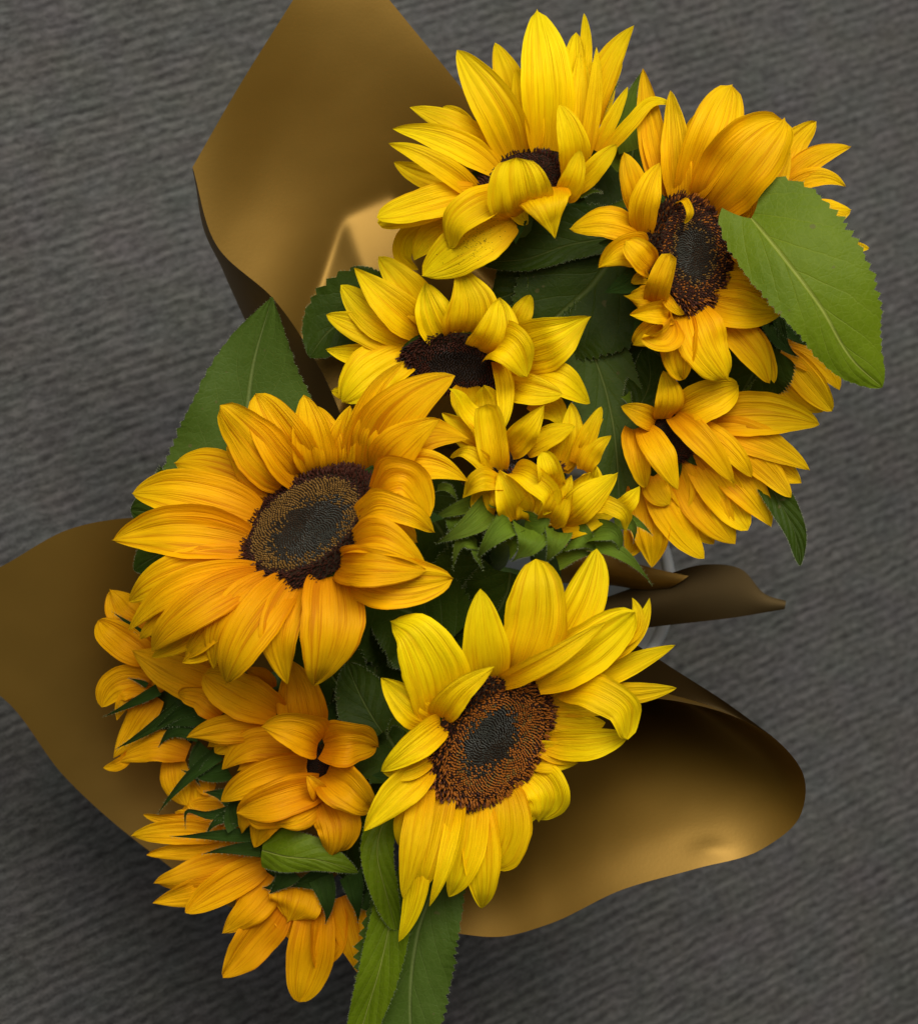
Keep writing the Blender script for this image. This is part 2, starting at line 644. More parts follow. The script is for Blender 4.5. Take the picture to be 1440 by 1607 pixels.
def crump_tl(x, y):
    """a crease pushed up from behind: three facets meeting in soft ridges"""
    if not (430 < x < 900 and 230 < y < 700):
        return 0.0
    h = 0.75 * hp(x, y, 540, 342, 602, 294) - 0.17 * (x - 540)
    d = smin([1.0 * hp(x, y, 492, 480, 540, 342), h, 1.3 * hp(x, y, 602, 294, 665, 350), 95.0], 3.5)
    return 3.0 * math.log(1 + math.exp(max(-60.0, d) / 3.0)) if d < 90 else d


TLR = [
    [(308, 285, -230), (304, 275, -185), (302, 262, -150), (375, 135, -140), (450, 15, -130), (525, -105, -130)],
    [(320, 352, -300), (325, 372, -235), (340, 385, -185), (440, 230, -205), (545, 120, -195), (640, 35, -170)],
    [(352, 430, -370), (385, 462, -290), (430, 470, -228), (520, 330, -262), (630, 240, -255), (745, 165, -200)],
    [(400, 540, -440), (455, 575, -350), (503, 580, -285), (575, 450, -320), (690, 380, -340), (860, 330, -260)],
    [(450, 690, -500), (515, 715, -420), (565, 720, -360), (640, 620, -390), (740, 560, -390), (870, 560, -330)],
    [(680, 900, -560), (690, 900, -540), (700, 890, -520), (740, 860, -520), (790, 840, -520), (850, 840, -500)],
]
tl = sheet('wrapping_sheet', [r[2:] for r in TLR], sub=(170, 200), crump=crump_tl)
sheet('fold', [r[:3] for r in TLR], tl, sub=(14, 200))
tag(tl, 'gold wrapping sheet with a pointed top and a bright crumpled crease, behind the dusty-petalled sunflower', 'wrapping paper')

bl = sheet('wrapping_sheet', [
    [(-150, 955, -300), (-155, 985, -310), (-150, 1010, -322), (-130, 1030, -330)],
    [(0, 890, -290), (-5, 960, -316), (-5, 1030, -342), (0, 1092, -362)],
    [(110, 830, -285), (118, 960, -335), (112, 1110, -382), (102, 1220, -405)],
    [(215, 812, -300), (230, 960, -385), (230, 1150, -432), (232, 1334, -430)],
    [(350, 830, -370), (380, 960, -470), (390, 1180, -490), (395, 1434, -440)],
    [(620, 900, -520), (640, 980, -550), (660, 1080, -550), (660, 1260, -500)],
])
tag(bl, 'brown-gold wrapping sheet fanning out flat beside the drooping side-on sunflowers', 'wrapping paper')

rim = [(985, 1092, -60), (1070, 1102, -60), (1150, 1124, -65), (1222, 1165, -80), (1262, 1222, -105), (1254, 1283, -130),
       (1195, 1333, -145), (1090, 1364, -150), (975, 1397, -160), (860, 1451, -175), (790, 1470, -185), (690, 1462, -190)]
inn = [(900, 1000), (898, 1004), (895, 1010), (890, 1018), (885, 1026), (875, 1036), (860, 1050), (845, 1065), (825, 1085), (800, 1110),
       (770, 1140), (740, 1170)]
rows = []
for t in (0.0, 0.18, 0.4, 0.65, 1.0):
    r = []
    for k, (a, b) in enumerate(zip(rim, inn)):
        sag = math.sin(math.pi * t ** 0.62) * (70, 110, 130, 120, 90, 45, 15, 5, 5, 5, 5, 5)[k]
        ex = (0.9, 0.9, 0.9, 0.95, 1.1, 1.35, 1.5, 1.5, 1.42, 1.36, 1.3, 1.25)[k]
        r.append((a[0] + (b[0] - a[0]) * t, a[1] + (b[1] - a[1]) * t, a[2] + (-500 - a[2]) * t ** ex - sag))
    rows.append(r)


def crump_br(x, y):
    d = math.hypot((x - 1118) * 0.55, (y - 1335))
    return 4.5 * math.exp(-(d / 16.0) ** 2)


br = sheet('wrapping_sheet', rows, sub=(90, 60), crump=crump_br)
tag(br, 'gold wrapping sheet with a rounded lip curling out below the rust-centred sunflower', 'wrapping paper')
f1 = sheet('fold', [
    [(880, 950, -240), (985, 1004, -220), (1060, 1052, -200), (1135, 1100, -175), (1212, 1156, -140)],
    [(880, 985, -260), (975, 1032, -235), (1050, 1070, -210), (1125, 1106, -185), (1205, 1154, -145)],
    [(880, 1030, -280), (965, 1070, -250), (1040, 1090, -220), (1112, 1108, -190), (1196, 1147, -150)],
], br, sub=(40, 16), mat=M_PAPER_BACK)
fl = sheet('wrapping_sheet', [
    [(930, 945, -330), (985, 925, -325), (1040, 904, -320), (1105, 886, -312), (1162, 893, -305), (1203, 934, -300), (1233, 943, -298)],
    [(935, 965, -322), (985, 950, -316), (1045, 938, -308), (1105, 928, -302), (1165, 930, -298), (1206, 946, -296), (1232, 949, -295)],
    [(940, 990, -330), (990, 988, -325), (1050, 981, -318), (1105, 975, -310), (1160, 968, -302), (1202, 961, -298), (1231, 956, -296)],
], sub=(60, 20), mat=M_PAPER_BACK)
tag(fl, 'small dark wrapping flap with a pointed end lying across the vase rim', 'wrapping paper')
sheet('fold', [
    [(880, 850, -300), (970, 876, -290), (1030, 893, -285), (1080, 904, -282)],
    [(880, 885, -300), (965, 902, -292), (1025, 912, -288), (1066, 914, -284)],
    [(880, 915, -330), (960, 919, -320), (1015, 926, -312), (1048, 923, -304)],
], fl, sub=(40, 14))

# ---------------------------------------------------------------- flowers
OPTKEYS = {'c': 'cup', 'r': 'roll', 'tw': 'twist', 'k': 'p2', 'p': 'p1', 'f': 'ripple', 'fo': 'fold', 'b': 'basew',
           'wl': 'wl', 'wr': 'wr', 'cu': 'curl', 'd': 'dust'}


def parse(txt, ox, oy, sc, z0):
    out = []
    for line in txt.strip().splitlines():
        line = line.split('#')[0].strip()
        if not line:
            continue
        tok = line.split()
        nums = [float(t) for t in tok if '=' not in t]
        opt = {OPTKEYS[t.split('=')[0]]: float(t.split('=')[1]) for t in tok if '=' in t}
        wpx = nums[-1] / sc
        pts = [P(ox + nums[i] / sc, oy + nums[i + 1] / sc, z0 + nums[i + 2]) for i in range(0, len(nums) - 1, 3)]
        zmid = z0 + nums[5]
        out.append((pts, wpx * (D - zmid * SP) / F, opt))
    return out


def tube(pts, r0, r1, n=10, m=14):
    c, ts = spline(pts, m)
    T = np.gradient(c, axis=0)
    V, Fc = [], []
    ref = np.array([0.3, 0.9, 0.1])
    for j in range(m):
        t = nrm(T[j])
        a = nrm(np.cross(t, ref))
        b = np.cross(t, a)
        r = r0 + (r1 - r0) * ts[j]
        for i in range(n):
            an = 2 * math.pi * i / n
            V.append(c[j] + a * r * math.cos(an) + b * r * math.sin(an))
    for j in range(m - 1):
        for i in range(n):
            Fc.append((j * n + i, j * n + (i + 1) % n, (j + 1) * n + (i + 1) % n, (j + 1) * n + i))
    Fc.append(tuple(range(n)))
    Fc.append(tuple(reversed(range((m - 1) * n, m * n))))
    return V, Fc


def hairs(V, nu, nv, length, rng, every=1):
    """fine fringe along both margins of a blade grid"""
    HV, HF = [], []
    V = np.asarray(V)
    for j in range(2, nv - 1, every):
        for side in (0, 1):
            e = V[j * nu + (0 if side == 0 else nu - 1)]
            inn_ = V[j * nu + (1 if side == 0 else nu - 2)]
            along = V[(j + 1) * nu + (0 if side == 0 else nu - 1)] - e
            for q in range(2):
                p = e + along * rng.uniform(0, 1)
                d = nrm(nrm(e - inn_) + 0.6 * nrm(along) * rng.uniform(-0.4, 1) + 0.5 * VIEW * rng.uniform(-1, 1))
                L = length * rng.uniform(0.5, 1.1)
                sd = nrm(np.cross(d, VIEW)) * 0.00005
                k = len(HV)
                HV += [p - sd, p + sd, p + d * L]
                HF.append((k, k + 1, k + 2))
    return HV, HF


slot = [0]


def flower(label, tint, orig, sc, z0, disc, petals, sepals='', leaves=(), facing=1, scheme='grey', dome=7.0,
           nfl=1000, sepmat=None, auto_sepals=10, seed=1, stem_r=0.0042, group=None, drop=0.0, recep=1.0, wild=1.0):
    rng = random.Random(seed)
    ox, oy = orig
    cx, cy, Ax, Ay, Az, Bx, By, Bz = disc            # centre in crop px, axes in photo px
    cxs, cys = ox + cx / sc, oy + cy / sc
    z0d = z0 - drop
    c = P(cxs, cys, z0d)
    A = P(cxs + Ax, cys + Ay, z0d + Az) - c
    B = P(cxs + Bx, cys + By, z0d + Bz) - c
    n = nrm(np.cross(A, B))
    if np.dot(n, VIEW) < 0:
        n = -n
    n = n * facing
    la, lb = np.linalg.norm(A), np.linalg.norm(B)
    rr = 0.5 * (la + lb)
    # stem
    k = slot[0]
    slot[0] += 1
    an = k * 2.399
    rad = rb * 0.72 * math.sqrt((k + 0.5) / 12)
    foot = np.array([VC[0] + rad * math.cos(an), VC[1] + rad * math.sin(an), 0.012])
    root = empty('sunflower', foot.tolist(), label, 'sunflower', group)
    back = c - n * rr * 0.55
    neck = c - n * (rr * 0.8 + 0.025)
    if facing < 0:
        back = c - n * rr * 0.2
        neck = c - n * rr * 0.3 - np.array([0, 0, 0.03])
    toward = np.array([VC[0], VC[1], RIM_H])
    rimp = toward + 0.55 * VR * nrm(np.array([neck[0] - VC[0], neck[1] - VC[1], 0]))
    rimp[2] = RIM_H - 0.01
    V, Fc = tube([back, neck * 0.85 + rimp * 0.15 - np.array([0, 0, 0.02]), 0.5 * (neck + rimp) - np.array([0, 0, 0.035]), rimp, foot], stem_r * 1.15, stem_r, m=26)
    build('stem', V, Fc, M_STEM, root, origin=foot)
    # receptacle
    V, Fc = [], []
    m = 28
    prof = [(0.97, -0.06), (1.0, -0.14), (0.96, -0.22), (0.78, -0.34), (0.45, -0.48), (0.22, -0.62), (0.12, -0.8)]
    for r, h in prof:
        for i in range(m):
            a = 2 * math.pi * i / m
            V.append(c + (A * math.cos(a) + B * math.sin(a)) * r * recep + n * h * rr)
    for j in range(len(prof) - 1):
        for i in range(m):
            Fc.append((j * m + i, j * m + (i + 1) % m, (j + 1) * m + (i + 1) % m, (j + 1) * m + i))
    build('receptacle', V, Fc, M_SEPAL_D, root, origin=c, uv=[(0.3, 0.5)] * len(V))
    # disc
    if facing > 0:
        V, Fc = [c + n * dome * SP * 0.4], []
        rings = 9
        def hh(r):
            return dome * SP * (0.4 + 1.1 * math.sin(math.pi * min(r, 1.0) ** 1.6) - 0.9 * max(0, r - 0.85) / 0.15 * 0.6)
        for j in range(1, rings + 1):
            r = j / rings
            for i in range(m):
                a = 2 * math.pi * i / m
                V.append(c + (A * math.cos(a) + B * math.sin(a)) * r * 1.01 + n * hh(r))
        for i in range(m):
            Fc.append((0, 1 + i, 1 + (i + 1) % m))
        for j in range(rings - 1):
            for i in range(m):
                a0 = 1 + j * m
                Fc.append((a0 + i, a0 + m + i, a0 + m + (i + 1) % m, a0 + (i + 1) % m))
        d_o = build('disc', V, Fc, M_DISC, root, origin=c)
        # florets in the golden-angle spiral
        FV, FF, FM = [], [], []
        mats = [M_FL_DARK, M_FL_RUST, M_FL_GOLD, M_FL_GREY, M_FL_BLACK]
        for i in range(nfl):
            r = math.sqrt((i + 0.5) / nfl)
            a = i * 2.39996323
            rad_d = nrm(A * math.cos(a) + B * math.sin(a))
            tan_d = nrm(np.cross(n, rad_d))
            p = c + (A * math.cos(a) + B * math.sin(a)) * r + n * (hh(r) - 0.3 * SP)
            cell = rr / math.sqrt(nfl) * 1.6
            j_ = rng.uniform(-1, 1)
            rz = math.sqrt((r * math.cos(a)) ** 2 + (r * math.sin(a) - 0.13) ** 2)
            if scheme == 'grey':
                zone = 0 if r > 0.735 + 0.03 * j_ else (2 if rz > 0.50 + 0.13 * j_ else 3)
            elif scheme == 'rust':
                zone = (0 if rng.random() < 0.40 else 1) if r > 0.84 else (1 if rz > 0.45 + 0.11 * j_ else 3)
                if zone == 1 and rng.random() < 0.2:
                    zone = 2 if r < 0.65 else 0
            elif scheme == 'brown':
                zone = (0 if rng.random() < 0.75 else 1) if r > 0.55 + 0.06 * j_ else (2 if r > 0.40 + 0.05 * j_ else 3)
                if zone == 2 and rng.random() < 0.6:
                    zone = 4
            else:
                zone = 0 if r > 0.5 and rng.random() < 0.8 else 4
            if r > 0.78:
                L, wd, lean = cell * rng.uniform(1.5, 3.3), cell * 0.42, 0.35 + 3.0 * (r - 0.78) + rng.uniform(-0.45, 0.45)
            elif zone == 3:
                L, wd, lean = cell * rng.uniform(0.9, 1.3), cell * 0.36, -0.45
            else:
                L, wd, lean = cell * rng.uniform(0.8, 1.2), cell * 0.46, 0.05 + rng.uniform(-0.2, 0.2)
            p = p + (rad_d * rng.gauss(0, 1) + tan_d * rng.gauss(0, 1)) * cell * (0.10 if r < 0.7 else 0.28)
            d = nrm(n + rad_d * lean + tan_d * rng.uniform(-0.35, 0.35))
            k0 = len(FV)
            e1, e2 = nrm(np.cross(d, tan_d)), tan_d
            if r > 0.78:
                # tube that flares into a split tip
                q = p + d * L
                FV += [p + e1 * wd * 0.55, p + e2 * wd * 0.55, p - e1 * wd * 0.55, p - e2 * wd * 0.55,
                       p + d * L * 0.6 + e1 * wd, p + d * L * 0.6 + e2 * wd, p + d * L * 0.6 - e1 * wd, p + d * L * 0.6 - e2 * wd,
                       q + e2 * wd * 0.9 + rad_d * wd * 0.6, q - e2 * wd * 0.7 + rad_d * wd * rng.uniform(0, 1.2)]
                fs = [(0, 1, 5, 4), (1, 2, 6, 5), (2, 3, 7, 6), (3, 0, 4, 7), (4, 5, 8), (5, 6, 8), (6, 7, 9), (7, 4, 9), (4, 8, 6), (4, 6, 9)]
            else:
                FV += [p + e1 * wd, p + e2 * wd, p - e1 * wd, p - e2 * wd,
                       p + d * L * 0.7 + e1 * wd * 0.8, p + d * L * 0.7 + e2 * wd * 0.8, p + d * L * 0.7 - e1 * wd * 0.8, p + d * L * 0.7 - e2 * wd * 0.8,
                       p + d * L]
                fs = [(0, 1, 5, 4), (1, 2, 6, 5), (2, 3, 7, 6), (3, 0, 4, 7), (4, 5, 8), (5, 6, 8), (6, 7, 8), (7, 4, 8)]
            for f in fs:
                FF.append(tuple(k0 + v for v in f))
                FM.append(zone)
        fo = build('florets', FV, FF, None, d_o, origin=c, mats=mats, fmat=FM, smooth=False)
        fo['kind'] = 'stuff'
    # petals
    for pts, wd, opt in parse(petals, ox, oy, sc, z0):
        kw = dict(cup=rng.uniform(0.02, 0.14), roll=rng.uniform(-9, 9), twist=rng.uniform(-16, 16), p1=rng.uniform(0.48, 0.62),
                  p2=rng.uniform(0.62, 0.86), ripple=rng.uniform(0.015, 0.06), pleat=rng.uniform(0.014, 0.032), npl=rng.choice([1.5, 2.0, 2.5, 3.0, 3.5]),
                  nu=17, nv=24, basew=0.10, curl=rng.uniform(-0.10, 0.10), nib=rng.uniform(0.0, 0.09), wave=rng.uniform(0.01, 0.06), edge=rng.uniform(0.01, 0.035),
                  margin=rng.uniform(0.1, 0.5), fold=rng.choice([0, 0, 0.08, 0.16, -0.07]))
        if wild != 1.0:
            for key in ('twist', 'curl', 'ripple', 'wave', 'margin', 'roll'):
                kw[key] *= wild
        if 'p2' in opt:
            opt['p2'] *= 1.15
        kw.update(opt)
        up_ = VIEW * 0.2 * SP
        if facing > 0:
            pts[0] = pts[0] + (c - pts[0]) * 0.10 - VIEW * 4 * SP
        dust = kw.pop('dust', 0)
        V, Fc, UV = blade(pts, wd * 1.10, rng=rng, **kw)
        po = build('petal', V, Fc, PET[tint], root, uv=UV, origin=pts[0])
        if dust:
            DV, DF = [], []
            for _ in range(170):
                tt, uu = min(0.8, max(0.12, rng.gauss(0.42, 0.13))), min(0.85, max(0.15, rng.gauss(0.48, 0.18)))
                j, i = tt * 23, uu * 16
                j0, i0 = int(j), int(i)
                q = V[j0 * 17 + i0] * (1 - (i - i0)) + V[j0 * 17 + i0 + 1] * (i - i0)
                q = q + (V[(j0 + 1) * 17 + i0] - V[j0 * 17 + i0]) * (j - j0) + VIEW * 0.0001
                r_ = rng.uniform(0.00006, 0.00020)
                ax = nrm(np.array([rng.gauss(0, 1) for _k in range(3)]))
                bx = nrm(np.cross(ax, VIEW))
                k0 = len(DV)
                DV += [q + ax * r_ * 2, q + bx * r_, q - ax * r_ * 2, q - bx * r_, q + VIEW * r_, q - VIEW * r_]
                DF += [tuple(k0 + e for e in f) for f in ((0, 1, 4), (1, 2, 4), (2, 3, 4), (3, 0, 4), (1, 0, 5), (2, 1, 5), (3, 2, 5), (0, 3, 5))]
            do = build('pollen_dust', DV, DF, M_DUST, po, origin=pts[0], smooth=False)
            do['kind'] = 'stuff'
    # bracts
    sm = sepmat or M_SEPAL
    hv, hf = [], []
    for pts, wd, opt in parse(sepals, ox, oy, sc, z0):
        kw = dict(cup=rng.uniform(0.1, 0.25), roll=rng.uniform(-15, 15), twist=rng.uniform(-20, 20), p1=0.30, p2=1.30, ripple=0.03,
                  pleat=0.006, nu=7, nv=18, basew=0.25, vein=0.02, wave=0.04)
        kw.update(opt)
        V, Fc, UV = blade(pts, wd * 1.2, rng=rng, **kw)
        so = build('sepal', V, Fc, sm, root, uv=UV, origin=pts[0])
        a, b = hairs(V, 7, 18, 0.0011, rng)
        k0 = len(hv)
        hv += a
        hf += [tuple(i + k0 for i in f) for f in b]
    for i in range(auto_sepals):
        a = 2 * math.pi * (i + rng.uniform(-0.2, 0.2)) / auto_sepals
        d = A * math.cos(a) + B * math.sin(a)
        p0 = c + d * 0.95 - n * rr * 0.22
        p1 = c + d * 1.3 - n * rr * 0.30
        p2 = c + d * 1.65 - n * rr * 0.55
        V, Fc, UV = blade([p0, p1, p2], rr * 0.55, nu=5, nv=10, cup=0.15, p1=0.3, p2=1.0, basew=0.3, rng=rng, pleat=0)
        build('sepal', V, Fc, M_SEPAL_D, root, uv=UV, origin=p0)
    for spec in leaves:
        lpts, lw, mat, opt = spec
        pts = [P(x, y, z) for x, y, z in lpts]
        zm = lpts[len(lpts) // 2][2]
        wd = lw * (D - zm * SP) / F
        kw = dict(cup=0.05, roll=0, twist=0, p1=0.42, p2=0.72, ripple=0.03, pleat=0.004, npl=3.0, nu=15, nv=72, teeth=22, tooth=0.10,
                  basew=0.10, vein=0.012)
        kw.update(opt)
        V, Fc, UV = blade(pts, wd, rng=rng, **kw)
        lo = build('leaf', V, Fc, LEAF[mat], root, uv=UV, origin=pts[0])
        a, b = hairs(V, kw['nu'], kw['nv'], 0.0009, rng)
        k0 = len(hv)
        hv += a
        hf += [tuple(i + k0 for i in f) for f in b]
    if hv:
        ho = build('edge_hairs', hv, hf, M_HAIR, root, origin=c, smooth=False)
        ho['kind'] = 'stuff'
    return root


# ---- big head with the slate centre
flower('largest open sunflower with a slate-grey centre ringed by maroon florets', 'amber', (160, 560), 2.4, 60,
       (775, 640, 106, -74, 0, 46, 66, 58), """
520 700 -10 290 655 10 66 690 -40 185
560 600 -30 330 520 -8 118 515 -50 185
620 520 -50 450 430 -40 270 400 -70 150
650 500 -50 560 420 -30 478 345 -50 120
710 460 -50 560 310 25 452 185 30 200 k=.45
770 440 -52 655 270 10 575 135 10 190 k=.5
820 420 -55 790 290 5 762 148 0 150
865 415 -55 860 300 -10 815 190 -20 95
905 400 -55 905 300 -10 935 188 -10 110
955 395 -50 972 240 15 1045 100 30 1138 18 20 78
1000 400 -50 1000 290 15 1110 150 20 1278 64 15 100
1040 430 -40 1085 240 40 1328 72 60 205
1075 440 -30 1150 310 60 1270 235 80 165
1100 430 -30 1230 290 20 1378 312 -10 130
1060 480 -10 1220 410 40 1375 470 20 130
1035 560 20 1135 470 80 1225 600 40 175 k=.5
970 600 40 1060 555 95 1160 590 100 1258 663 60 110
975 630 35 1080 630 80 1190 700 40 115
945 730 50 1060 680 115 1218 800 80 140
895 800 60 1040 795 130 1220 808 95 150
925 840 55 1100 850 95 1312 835 60 185
870 840 55 865 1020 90 795 1255 20 225
740 870 50 672 1010 80 700 1225 30 145
690 880 45 560 1020 90 460 1240 20 165
610 860 40 480 960 60 425 1170 0 120
560 870 30 430 1000 45 318 1130 -10 105
570 850 30 350 945 75 175 1115 10 145
560 830 20 300 865 62 112 1025 0 115
500 780 0 290 815 20 90 925 -40 150
400 900 0 230 985 20 145 1062 -10 75
480 930 10 340 1040 12 190 1130 -20 95
640 830 0 500 840 0 330 880 -20 100
450 1020 10 400 1090 10 310 1145 -10 90
""", """
1000 890 -10 1030 915 -15 1056 950 -20 22
""", leaves=[
    ([(330, 850, -80), (380, 690, -70), (397, 570, -55), (427, 466, -30)], 265, 'dull', dict(p1=.42, p2=.95, wl=.8, wr=1.05, tooth=.05)),
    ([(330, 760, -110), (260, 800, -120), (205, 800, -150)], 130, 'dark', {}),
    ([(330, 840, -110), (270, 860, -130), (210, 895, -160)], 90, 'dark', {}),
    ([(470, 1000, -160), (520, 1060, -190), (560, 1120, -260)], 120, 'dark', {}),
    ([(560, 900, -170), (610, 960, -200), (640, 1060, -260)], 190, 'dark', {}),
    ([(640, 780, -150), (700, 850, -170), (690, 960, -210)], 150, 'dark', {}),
], scheme='grey', nfl=2900, seed=3, dome=8)

# ---- rust-centred head
flower('open sunflower with a rusty orange centre beside the rounded gold paper lip', 'lemon', (540, 840), 2.436, 20,
       (565, 790, 74, -97, 0, -65, -51, 55), """
355 685 50 330 480 120 255 365 125 169 318 110 235 p=.5
315 700 55 240 640 85 148 550 65 150
345 690 62 445 590 112 566 508 100 115 r=-20
550 540 40 532 380 100 520 205 110 175
670 500 30 738 300 80 735 82 70 225 k=.5
785 450 20 905 260 50 960 60 30 170
610 538 45 800 465 115 1000 330 95 82
740 530 20 950 410 62 1110 290 75 200 k=.45
1060 430 40 1130 350 50 1166 240 40 62
1050 380 50 1120 320 60 1100 240 50 65
900 570 -20 1080 500 15 1263 420 20 92
960 600 -20 1110 605 0 1272 585 0 88
860 575 -10 965 600 50 1070 670 55 1078 775 25 135 k=.4
780 790 -35 920 800 0 1085 760 10 115
820 640 -30 910 640 -20 1000 690 -10 110
810 700 -35 900 725 -20 1000 715 -10 95
720 860 -45 820 850 -30 890 870 -40 115
680 910 -48 770 980 -30 745 1105 -60 170 k=.5
595 970 -42 615 1110 -20 550 1262 -60 195 k=.45
480 1030 -30 465 1200 -10 400 1395 -40 140
500 1030 -38 530 1270 -20 525 1442 -60 135
420 1040 -15 395 1220 45 325 1420 25 72
350 990 0 315 1180 25 290 1370 5 150
285 960 20 265 1180 62 225 1390 40 98
255 1150 0 272 1370 15 210 1545 -20 88
290 900 40 200 995 72 82 1122 60 130
352 715 62 260 810 95 140 905 80 112
310 850 45 230 890 65 140 912 50 95
265 1000 10 225 1080 25 207 1190 0 62
560 1000 -44 560 1120 -35 580 1220 -60 120
760 800 -40 860 830 -35 900 850 -45 110
640 960 -46 700 1060 -40 690 1100 -60 110
""", """
260 740 20 200 710 10 165 775 -10 40
""", leaves=[
    ([(690, 1370, -80), (655, 1470, -85), (645, 1540, -90), (648, 1690, -110)], 170, 'dull', dict(p1=.5, p2=.6, wr=1.05, wl=.75)),
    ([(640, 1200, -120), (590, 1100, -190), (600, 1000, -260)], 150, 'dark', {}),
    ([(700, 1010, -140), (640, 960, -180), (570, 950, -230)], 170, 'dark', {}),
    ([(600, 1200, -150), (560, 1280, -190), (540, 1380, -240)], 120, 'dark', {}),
    ([(622, 1240, -40), (592, 1330, -10), (606, 1405, -20), (620, 1460, -40)], 52, 'bright', dict(cup=.25, wave=.12, ripple=.1, p1=.3, p2=.45, basew=.2, tooth=.06)),
    ([(618, 1420, -50), (596, 1520, -45), (572, 1600, -60), (545, 1700, -70)], 66, 'bright', dict(fold=.25, wave=.05, p1=.3, p2=.6, basew=.2, tooth=.06)),
], scheme='rust', nfl=2600, seed=7, dome=10)

# ---- top head
flower('sunflower with a half-covered centre and dusty specks on one drooping petal', 'lemon', (580, 0), 3.0, 10,
       (715, 845, 68, -16, 0, 9, 44, 32), """
840 690 -25 830 330 30 787 60 20 235
970 650 -20 960 350 0 972 150 0 120
1010 420 -20 1017 200 -20 1008 62 -20 62
1070 560 -20 1125 290 5 1243 120 10 135
1050 720 0 1058 450 25 1068 215 20 72
1005 720 -15 1000 480 5 985 250 0 130
690 735 -25 605 530 30 490 350 35 418 255 20 200
740 600 -30 655 370 -15 590 210 -20 145
765 690 -28 735 480 -5 690 330 -10 130
590 725 -15 400 590 15 190 505 10 135
460 620 -25 400 540 -22 345 500 -20 85
590 800 -5 350 655 22 108 605 20 130
475 920 0 310 770 45 84 670 30 112
420 885 -12 230 820 -8 116 765 -10 112
470 915 15 250 965 40 40 1025 30 150 k=.45
330 990 0 160 1010 10 42 1050 0 130 k=.4
650 920 40 520 955 80 420 1030 75 367 1175 40 165 k=.5
730 1010 40 700 890 105 690 742 130 285 k=.32 p=.4 c=-.1
820 900 70 840 990 100 865 1098 75 240 k=.75 p=.18 c=-.12
680 950 30 700 1000 30 742 1052 20 95
660 1040 30 480 1145 40 262 1288 0 225 d=1
965 830 20 955 660 80 892 490 90 140
930 945 40 955 840 70 990 705 80 112
985 905 30 1060 790 52 1162 680 60 98
1100 690 0 1150 540 12 1215 405 10 62
1150 700 10 1230 580 30 1330 480 30 1440 492 20 66
350 1070 -20 260 1140 -30 205 1225 -40 115
260 1050 -40 170 1130 -55 160 1200 -70 230 1268 -85 95
1090 560 -40 1110 470 -40 1152 392 -40 72
1120 500 -40 1150 350 -40 1188 290 -40 60
""", """
985 915 20 1050 900 15 1098 905 10 36
660 1090 0 700 1050 0 740 1045 0 40
1080 560 -30 1120 470 -30 1180 375 -40 26
""", leaves=[
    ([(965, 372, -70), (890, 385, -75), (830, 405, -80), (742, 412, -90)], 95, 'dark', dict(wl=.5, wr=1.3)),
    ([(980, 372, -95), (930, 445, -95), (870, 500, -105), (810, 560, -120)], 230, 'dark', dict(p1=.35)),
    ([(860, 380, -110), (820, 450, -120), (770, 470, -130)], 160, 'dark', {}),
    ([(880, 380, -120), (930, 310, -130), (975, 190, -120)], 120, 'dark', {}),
], scheme='dark', nfl=900, seed=5, dome=6)

# ---- right head
flower('sunflower with a reddish brown centre half hidden by a big heart-shaped leaf', 'gold', (880, 80), 2.571, 20,
       (517, 818, 8, 95, 0, -67, 4, 45), """
400 560 -10 350 240 5 330 70 0 105
470 580 0 462 370 22 440 165 20 112
385 470 5 365 380 2 340 200 0 62
510 565 -10 608 350 45 690 140 30 195 k=.42
530 420 -20 530 310 -20 562 240 -20 75
610 605 -15 735 450 50 905 265 40 265 k=.5
770 640 -35 840 540 -10 920 400 -20 125
660 690 -25 710 650 0 770 620 0 120
680 880 -40 780 920 -35 900 960 -40 165
600 1035 -20 745 1055 0 890 1045 -20 140
610 1060 -25 745 1180 -20 842 1342 -40 135
760 1120 -45 830 1230 -45 860 1340 -50 60
535 1065 0 582 1180 22 668 1322 -20 190 k=.5
480 1085 0 468 1220 12 490 1335 -20 142
445 1085 30 370 1055 62 285 1062 50 95 cu=.3
440 1100 30 400 1165 62 330 1150 60 105 cu=.4
405 1130 20 340 1150 25 285 1185 10 110
365 985 30 315 995 52 268 985 30 88 cu=.3
350 930 25 315 920 42 283 935 40 60
365 1035 50 398 930 92 440 822 95 92 k=.2 p=.2
400 990 60 440 1020 65 496 1063 40 40
312 735 40 340 600 80 398 450 80 112
310 640 20 292 520 50 254 405 50 108 
300 725 40 180 690 50 38 718 20 122
335 835 40 245 810 72 155 872 50 132
350 880 60 320 820 92 262 765 90 112 k=.35
300 850 60 330 890 70 360 912 60 32
452 595 22 505 608 55 520 650 60 500 697 45 30 k=.3
700 780 -30 760 800 -30 820 860 -30 130
640 960 -30 740 960 -20 860 1000 -30 120
""", """
290 400 -60 270 250 -55 332 72 -50 105
250 470 -70 200 400 -70 230 200 -70 60
330 600 -50 230 620 -40 150 640 -40 40
""", leaves=[
    ([(1178, 342, 75), (1228, 404, 100), (1285, 480, 105), (1337, 565, 85), (1384, 608, 65)], 205, 'bright',
     dict(p1=.24, p2=.66, wl=1.10, wr=.60, heart=.20, cup=-.04, ripple=.02, basew=.004, teeth=26, tooth=.09)),
    ([(960, 370, -110), (985, 280, -120), (1005, 150, -90)], 130, 'dark', {}),
    ([(1060, 560, -150), (1000, 480, -140), (960, 420, -150)], 150, 'dark', {}),
    ([(1180, 500, -150), (1120, 600, -160), (1060, 660, -170)], 150, 'dark', {}),
    ([(1210, 545, -90), (1180, 590, -120), (1150, 640, -150)], 110, 'dark', {}),
    ([(1000, 640, -90), (1020, 590, -110), (1010, 545, -130)], 70, 'dark', {}),
], scheme='brown', nfl=2000, seed=9, dome=8, wild=1.3)

